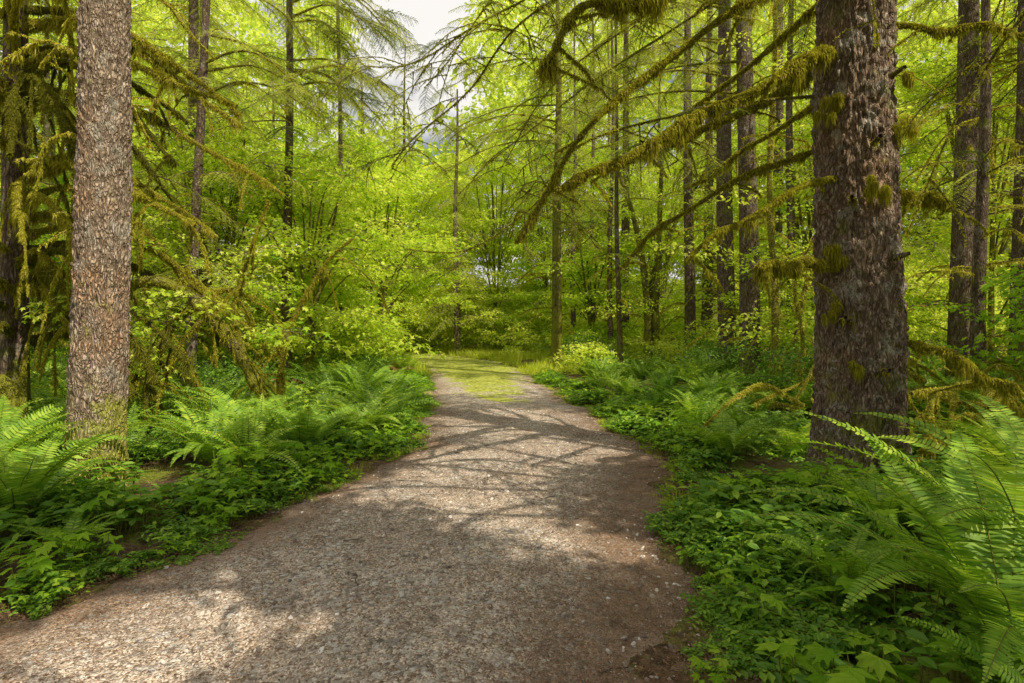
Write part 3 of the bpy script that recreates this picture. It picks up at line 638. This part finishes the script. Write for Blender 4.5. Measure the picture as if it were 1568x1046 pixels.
con_foliage('crown',C_con,4,B3,24,4.2,3.2,70,e,smax=.8)

def stem_tree(name,base,stems,mats,moss=1.0,l1=.08,dens=1300,leafn=0,leafC=None,nv=4,R=1.2,tw=9,twl=.9,kink=.03,tr=.007):
    e=empty(name,(base[0],base[1],float(hgt(base[0],base[1])))); mb=MB(); ends=[]
    for pts,r0,r1 in stems:
        Pm,_=limb(mb,pts,r0,r1,moss,9,dens,l1,n=26,kink=kink); ends.append(Pm); sub=[]
        side_twigs(mb,Pm,tw,twl,min(1.2,moss),.8,l1=.07,r=tr,out=sub)
        if tr>.007:
            for q in sub: side_twigs(mb,q,2,twl*.5,.2,.4,l1=.03)
    mb.obj('stems',mats,e)
    if leafn:
        c=[]
        for Pm in ends:
            for i in range(len(Pm)//3,len(Pm),4): c.append(Pm[i]+[0,0,.2])
        P=np.concatenate([q+rng.normal(0,1,(max(1,leafn//len(c)),3))*np.array([R,R,.35*R])*.6 for q in c]); P=P[P[:,2]>.4]; n=len(P)
        instancer('leaves',leafC,P,np.stack([rng.normal(0,.2,n),rng.normal(0,.2,n),U(0,6.28,n)],1),U(.6,1.1,n),rng.integers(0,nv,n),e)
stem_tree('shadow_vine_maple',(-3.35,8.5),[([(0,0,-.1),(-.3,-.1,.6),(-.55,-.2,1.2),(-1.05,-.3,1.95),(-1.7,-.4,2.35),(-2.4,-.5,2.2)],.13,.06),
  ([(0,.1,-.1),(-.15,.1,.9),(.0,.2,1.8),(.4,.3,2.6),(.9,.3,3.1)],.05,.012),([(-.5,-.2,1.1),(-.7,-.2,1.9),(-.6,0,2.7),(-.3,0,3.6)],.05,.012),([(-1.0,-.3,1.9),(-1.35,-.4,1.5),(-1.6,-.5,.8)],.035,.012)],[M_barkm,M_moss],2.4,.09,leafn=10,leafC=C_maple)
stem_tree('shadow_vine_maple',(-5.9,9.2),[([(0,0,-.1),(.1,0,.9),(.5,.1,1.7),(1.1,.1,2.1),(1.7,.1,2.0)],.08,.03),([(0,0,.1),(-.4,.1,1.2),(-.6,.2,2.4),(-.3,.2,3.4)],.06,.02)],[M_barkm,M_moss],2.2,.12)
# unseen arching maple added beside the camera to throw branching shadows on the path
fan=[]
for az,L,z in ((-.72,3.4,4.9),(-.30,4.4,4.3),(-.12,3.0,5.2),(.22,4.6,4.8),(.55,3.6,4.4),(.95,4.0,5.1)):
    a=math.pi+az; d=np.array([math.cos(a),math.sin(a),0]); s=np.array([-d[1],d[0],0])*U(-.5,.5)
    fan.append(([(0,0,1.5),tuple(d*L*.12+[0,0,z*.75]),tuple(d*L*.4+s*.8+[0,0,z]),tuple(d*L*.75-s*.5+[0,0,z+.3]),tuple(d*L+s+[0,0,z-.1])],.06,.012))
stem_tree('shadow_vine_maple',(4.4,2.9),[([(0,0,-.1),(.05,0,1),(0,0,2),(-.1,0,3)],.13,.07)]+fan,[M_barkm,M_moss],.35,.04,dens=900,tw=8,twl=1.5,kink=.14,tr=.018)

def conifer(base,r,H,c0,Lmax,nb,dead=10,lean=(0,0),mossy=.8,name='conifer_tree',light=True,bark=None,deadL=(.8,2.0),over=None):
    C=C_conl if light else C_con
    e=empty(name,(base[0],base[1],float(hgt(base[0],base[1])))); mb=MB()
    P=noisy_line((0,0,-.3),(lean[0]*H,lean[1]*H,H),50,.08); u=np.linspace(0,1,50)
    tube(mb,P,r*(1-.8*u)+.35*r*np.exp(-u*H/.4),18,0)
    at=lambda z:np.array([np.interp(z,P[:,2],P[:,0]),np.interp(z,P[:,2],P[:,1]),z])
    for k in range(dead):
        z=U(.8,min(c0+3,11)); a=U(0,6.28); L=U(*deadL); d=np.array([math.cos(a),math.sin(a),0]); q=at(z)
        Pm,_=limb(mb,[q,q+d*L*.5+[0,0,.05],q+d*L+[0,0,-U(.1,.6)]],.02,.005,mossy,5,700,.11,1,2,n=10)
        if k%2: side_twigs(mb,Pm,3,.5,.6,dens=500)
    lines=[]
    if over: # long limbs with drooping needle sprays reaching over the path
        z0,z1,L0,nl,az=over
        for k in range(nl):
            z=U(z0,z1); a=rng.normal(az,.45); L=L0*U(.6,1.1); d=np.array([math.cos(a),math.sin(a),0]); q=at(z)
            Pm,_=limb(mb,[q,q+d*L*.4+[0,0,.15],q+d*L*.75+[0,0,-.25],q+d*L+[0,0,-.9]],.035,.006,mossy*.8,5,600,.08,1,2,n=18); lines.append(Pm)
    mb.obj('trunk',[bark or M_bark,M_moss,M_barkm],e)
    if lines: put_sprays('overhanging_boughs',C,4,spray_along(lines,11,(.35,.75),.2),e)
    if nb: con_foliage('crown',C,4,base,H,c0,Lmax,nb,e,lean,mask=base[1]<19)
conifer((5.63,13.5),.25,24,5.2,2.6,60,16,over=(6.8,9.5,5.0,6,3.2))
conifer((6.46,17),.28,25,6.5,2.8,60,14,over=(8.0,12,5.4,5,3.2))
conifer((6.34,20.3),.21,22,6.0,2.6,60,14)
conifer((5.36,27),.25,23,6,2.8,70,10)
conifer((10.24,13),.27,25,4.5,3.0,70,18,lean=(.01,0))
conifer((10.7,11.9),.27,24,4.5,3.0,60,14)
conifer((1.7,22),.22,17,6.0,2.8,70,18,mossy=1.2,bark=M_barkm,over=(8,13,4.6,7,3.0))
conifer((2.95,27),.14,17,5.5,2.4,70,8)
conifer((4.2,30),.15,20,6,2.4,70,8)
conifer((5.4,32),.15,20,6,2.4,70,8)
conifer((3.6,19),.10,15,5.5,1.8,40,10)
conifer((3.9,22.5),.12,17,6,1.8,40,10)
conifer((7.6,15.5),.13,17,6,2.0,40,12)
conifer((8.9,19),.2,22,6,2.4,50,12)
conifer((7.2,11.6),.09,12,4.5,1.6,30,14)
conifer((-3.1,32),.21,15.0,2.2,2.8,150,12)
conifer((-7.6,13.4),.13,18,3.0,2.8,90,14,lean=(.05,0),over=(6.5,9.5,3.0,6,0.2))
conifer((-6.6,22),.13,19,4,3.2,120,8)
conifer((-9.5,17),.22,22,2.4,3.6,150,14)
conifer((-10.5,12),.2,22,2.7,3.2,110,18,light=False)
conifer((-12.5,23),.25,22,2,3.4,120,8)
conifer((-6.0,15.2),.14,19,5.4,3.0,90,8,light=False,over=(7.0,11.0,3.0,9,0.0))
conifer((8.2,24),.25,22,4.5,3.0,90,8)
conifer((12,20),.28,24,4,3.2,110,10)
conifer((15,26),.28,24,3,3.2,110,6)
conifer((7.9,9.6),.12,12,3.0,1.9,40,18)
stem_tree('shadow_vine_maple',(5.27,11.5),[([(0,0,-.1),(.05,0,2),(-.02,.1,4.5),(.1,.1,7.5),(0,.2,9)],.09,.03),([(.6,.4,-.1),(.75,.4,1.8),(1.2,.4,3.6),(1.35,.4,5.2),(1.7,.4,7.5)],.07,.025),([(.3,-.3,-.1),(.4,-.4,1.2),(.2,-.5,2.4),(.5,-.6,3.2)],.05,.015)],[M_barkm,M_moss],1.0,.1,leafn=40,leafC=C_maple)
stem_tree('unseen_shade_maple',(5.2,22),[([(0,0,-.1),(.05,0,2),(-.3,.1,5),(-1.2,.1,8)],.2,.07),([(.4,0,-.1),(.35,0,2),(.5,.1,5),(.7,.2,9)],.2,.07),([(.2,.2,-.1),(.2,.2,3),(1.2,.3,5.5),(2.6,.2,8)],.14,.05)],[M_barkm,M_mossd],.5,leafn=220,leafC=C_maple,R=2.0)

def maple(base,H,R,ncl,per,C,nv,zlo=1.5,r=.09,sc=(.8,1.4)):
    e=empty('maple_tree',(base[0],base[1],float(hgt(base[0],base[1])))); mb=MB(); cl=[]
    for k in range(ncl):
        a=U(0,6.28); rr=R*math.sqrt(U(.03,1)); z=U(zlo,H); f=1-.5*abs((z-zlo)/(H-zlo)-.4); cl.append((rr*f*math.cos(a),rr*f*math.sin(a),z,U(.5,1.1)))
    for s_ in range(3):
        a=U(0,6.28); top=(R*.35*math.cos(a),R*.35*math.sin(a),H*.9); P=catmull([(U(-.1,.1),U(-.1,.1),-.1),(top[0]*.3,top[1]*.3,H*.35),top],16); tube(mb,P,np.linspace(r,r*.3,16),8,0)
        fur(mb,P,np.linspace(r,r*.3,16),250,.01,.05,mat=1)
    for (x,y,z,_) in cl:
        P=catmull([np.array([x*.15,y*.15,z*.6]),(x*.6,y*.6,z*.92),(x,y,z)],7); tube(mb,P,np.linspace(r*.35,.006,7),5,0)
    mb.obj('stems',[M_barkm,M_moss],e)
    P=np.concatenate([np.array(c[:3])+rng.normal(0,1,(per,3))*np.array([.75,.75,.16])*c[3] for c in cl]); P=P[P[:,2]>.3]; n=len(P)
    instancer('leaves',C,P,np.stack([rng.normal(0,.18,n),rng.normal(0,.18,n),U(0,6.28,n)],1),U(*sc,n),rng.integers(0,nv,n),e,real=(C is C_mapf))
CA,CF,CB=C_maple,C_mapf,C_maple2
for b,H,R,nc,per,C,nv in (((-5.6,15.5),5.5,2.4,26,8,CA,4),((-8.2,16),7.5,2.8,32,8,CA,4),((-4.9,20.5),7.0,2.4,32,8,CF,4),((-8,24),10,3.5,44,8,CF,4),
   ((-10.5,19),9,3.2,36,8,CF,4),((-1.0,35),12.5,3.8,56,9,CF,4),((2.2,33),14,4.0,56,9,CF,4),((-6.5,35),11.5,4,52,9,CF,4),((7.5,29),12,3.6,44,9,CF,4),
   ((-13,14),6,3,28,8,CB,3),((9.2,17),8.5,2.8,30,8,CA,4),((12.6,15),9,3,30,8,CA,4),((3.4,24),6.5,1.8,18,8,CF,4),((7.6,13.4),3.4,1.8,14,7,CA,4),((8.5,8.0),2.4,1.5,10,7,CB,3),((11,22),10,3,34,8,CF,4)):
    maple(b,H,R,nc,per,C,nv,zlo=1.0)

def canopy(base,H,R,n,r=.25,zl=6):  # added out-of-view trees, crowns shaped to cast shade and leave sun patches
    e=empty('unseen_shade_maple',(base[0],base[1],float(hgt(base[0],base[1])))); mb=MB()
    tube(mb,noisy_line((0,0,-.2),(0,0,H*.9),20,.15),np.linspace(r,r*.3,20),12,0)
    d=rng.normal(0,1,(n,3)); d/=np.linalg.norm(d,axis=1)[:,None]; d*=(U(0,1,n)**.4)[:,None]
    P=np.array([0,0,(H+zl)/2])+d*np.array([R,R,(H-zl)/2])
    Wd=P+np.array([base[0],base[1],0]); k=keepmask(Wd)
    vis=(Wd[:,1]>.3)&(np.abs(Wd[:,0])<Wd[:,1]*1.0+1)&(Wd[:,2]<1.6+Wd[:,1]*.75+.8)   # leaf clumps that would enter the camera view are left out
    P=P[k&~vis]
    for q in P[::60]: tube(mb,catmull([(0,0,q[2]*.6),q*np.array([.6,.6,.9]),q],7),np.linspace(.05,.01,7),5,0)
    mb.obj('stems',[M_bark],e); n=len(P)
    instancer('leaves',C_can,P,np.stack([rng.normal(0,.3,n),rng.normal(0,.3,n),U(0,6.28,n)],1),U(.6,1.0,n),rng.integers(0,3,n),e,real=True)
canopy((5.8,-3.0),12,4.8,1200)
canopy((2.5,-4.8),11,4.4,1000)
canopy((8.0,1.0),13,4.2,750)
canopy((-1.5,-5.8),10,3.8,560)
canopy((11.5,5),15,4,250)

# ------------------------------------------------------------ distant forest mass
n=5000; y=U(36,60,n); x=U(-1,1,n)*(y*1.0); ra=x/y
top=np.where((ra>-.30)&(ra<-.06),.33*y+2.5*np.sin(x*1.1)+1.5*np.sin(x*2.9),.62*y)
z=U(0,1,n)**.9*top
cl=(np.sin(x*.55+1)*np.sin(y*.6)+np.sin(z*.9+x*.4))>-.8; x,y,z=x[cl],y[cl],z[cl]; z=z+.3; n=len(x)
instancer('distant_foliage',C_far,np.stack([x,y,z],1),np.stack([rng.normal(0,.35,n),rng.normal(0,.35,n),U(0,6.28,n)],1),U(1.3,2.6,n),rng.integers(0,4,n),real=True)
def whole_conifer(H,Lm,nb,mat):
    mb=MB(); tube(mb,noisy_line((0,0,-.5),(0,0,H),16,.1),np.linspace(.28,.03,16),8,1)
    src=conifer_branch(L=2.0,ntw=16,nl=.15,nw=.026)
    V=np.concatenate(src.v); T=np.concatenate(src.t)
    for k in range(nb):
        z=1.5+(H-1.5)*(k+U(0,1))/nb; L=Lm*max(.08,1-(z/H))**.7*U(.7,1.1); s=L/2
        M=rotm(np.array([U(-.2,.2)]),np.array([U(.0,.45)]),np.array([U(0,6.28)]))[0]
        mb.add((V*s)@M.T+[0,0,z],T,0)
    return proto(mb,[mat,M_bark])
C_wc=protos('whole_conifers',[whole_conifer(18,3.4,60,M_needl),whole_conifer(22,3.4,66,M_need),whole_conifer(16,2.8,56,M_needl)])
n=80; y=U(30,66,n); x=U(-1,1,n)*(y*1.0+4); ra=x/y
k=~((ra>-.36)&(ra<.02))&(off(x,y)>2); x,y=x[k],y[k]
x=np.append(x,[-8.2,-10.8,-5.5,-15.5,-12.5]); y=np.append(y,[44,52,56,58,47]); n=len(x); s=U(.8,1.25,n); s[-5:]=[1.05,1.0,.95,1.15,1.2]
instancer('distant_conifers',C_wc,np.stack([x,y,hgt(x,y)],1),np.stack([0*x,0*x,U(0,6.28,n)],1),s,np.where(U(0,1,n)<.3,1,rng.choice([0,2],n)))
cs=[(U(-16,7),U(27,36),U(.3,2.6),U(.9,1.5)) for _ in range(90)]; cs=[c for c in cs if off(c[0],c[1])>1.0]
cs+=[(U(-5,4),U(31,35),U(.8,4.0),U(.9,1.5)) for _ in range(26)]
cs+=[(U(1.8,9),U(18,28),U(.3,1.2),U(.6,1.1)) for _ in range(22)]
cs+=[(U(-12,-5),U(15,27),U(.3,1.6),U(.6,1.2)) for _ in range(30)]
cs+=[(U(9,22),U(12,28),U(.3,3.5),U(.8,1.5)) for _ in range(45)]
clumps('woodland_shrubs',C_mapf,4,cs,11,1,.8,(.6,1.1),real=True)

mb=MB()
for k in range(36):
    x0=U(4.3,7.6); y0=U(5.8,9.5); a=U(-.6,.9)+math.pi*(k%2); L=U(.8,2.4); z=float(hgt(x0,y0))
    d=np.array([math.cos(a),math.sin(a),0]); b=np.array([x0,y0,z+U(0,.8)])
    limb(mb,[b,b+d*L*.5+[0,0,U(.1,.45)],b+d*L+[0,0,-U(.1,.5)]],U(.025,.05),.012,1.3,6,1000,.1,n=12)
mb.obj('fallen_branches',[M_barkm,M_moss])
mb=MB(); P=catmull([(4.6,8.7,.15),(6.3,9.3,.35),(8.3,9.6,.5)],20); P[:,2]+=0.05; tube(mb,P,.17,14); fur(mb,P,.17,1500,.01,.07); mb.obj('fallen_log',[M_barkm,M_moss])
mb=MB(); P=noisy_line((0,0,-.1),(.05,0,.9),10,.05); tube(mb,P,np.array([.34,.30,.27,.25,.24,.23,.24,.2,.14,.02]),16); fur(mb,P,.25,6000,.01,.07); o=mb.obj('mossy_stump',[M_barkm,M_mossd]); o.location=(-6.3,6.9,float(hgt(-6.3,6.9)))

# ------------------------------------------------------------ light, sky, camera
l=D.lights.new('sun','SUN'); l.energy=5; l.angle=math.radians(.5); l.color=(1,.91,.74)
so=D.objects.new('sun',l); scene.collection.objects.link(so); so.rotation_euler=Vector(SUN).to_track_quat('Z','Y').to_euler(); so.location=(20,-20,40)
w=D.worlds.new('World'); scene.world=w; w.use_nodes=True; nt=w.node_tree; nt.nodes.clear()
sk=N(nt,'ShaderNodeTexSky',sky_type='NISHITA'); sk.sun_disc=False; sk.sun_elevation=math.asin(SUN[2]); sk.sun_rotation=math.atan2(SUN[0],SUN[1])
tc=N(nt,'ShaderNodeTexCoord'); nn=noise_(nt,tc.outputs['Generated'],3.2,6,.55)
cf=ramp(nt,nn,[(.38,.15),(.50,1.)])
col=mixc(nt,cf,sk.outputs[0],(13.0,12.6,12.0))
bg=N(nt,'ShaderNodeBackground'); bg.inputs['Strength'].default_value=.075; nt.links.new(col,bg.inputs[0])
wo=N(nt,'ShaderNodeOutputWorld'); nt.links.new(bg.outputs[0],wo.inputs[0])
cam=D.cameras.new('camera'); co=D.objects.new('camera',cam); scene.collection.objects.link(co); scene.camera=co
cam.lens=20; cam.sensor_width=36; cam.clip_end=1500; cam.clip_start=.05; cam.shift_y=-.0147
co.location=(0,0,1.6); co.rotation_euler=(math.radians(90),0,0)
scene.view_settings.view_transform='Standard'; scene.view_settings.look='None'; scene.view_settings.exposure=0
print('BUILD',time.time()-T0)
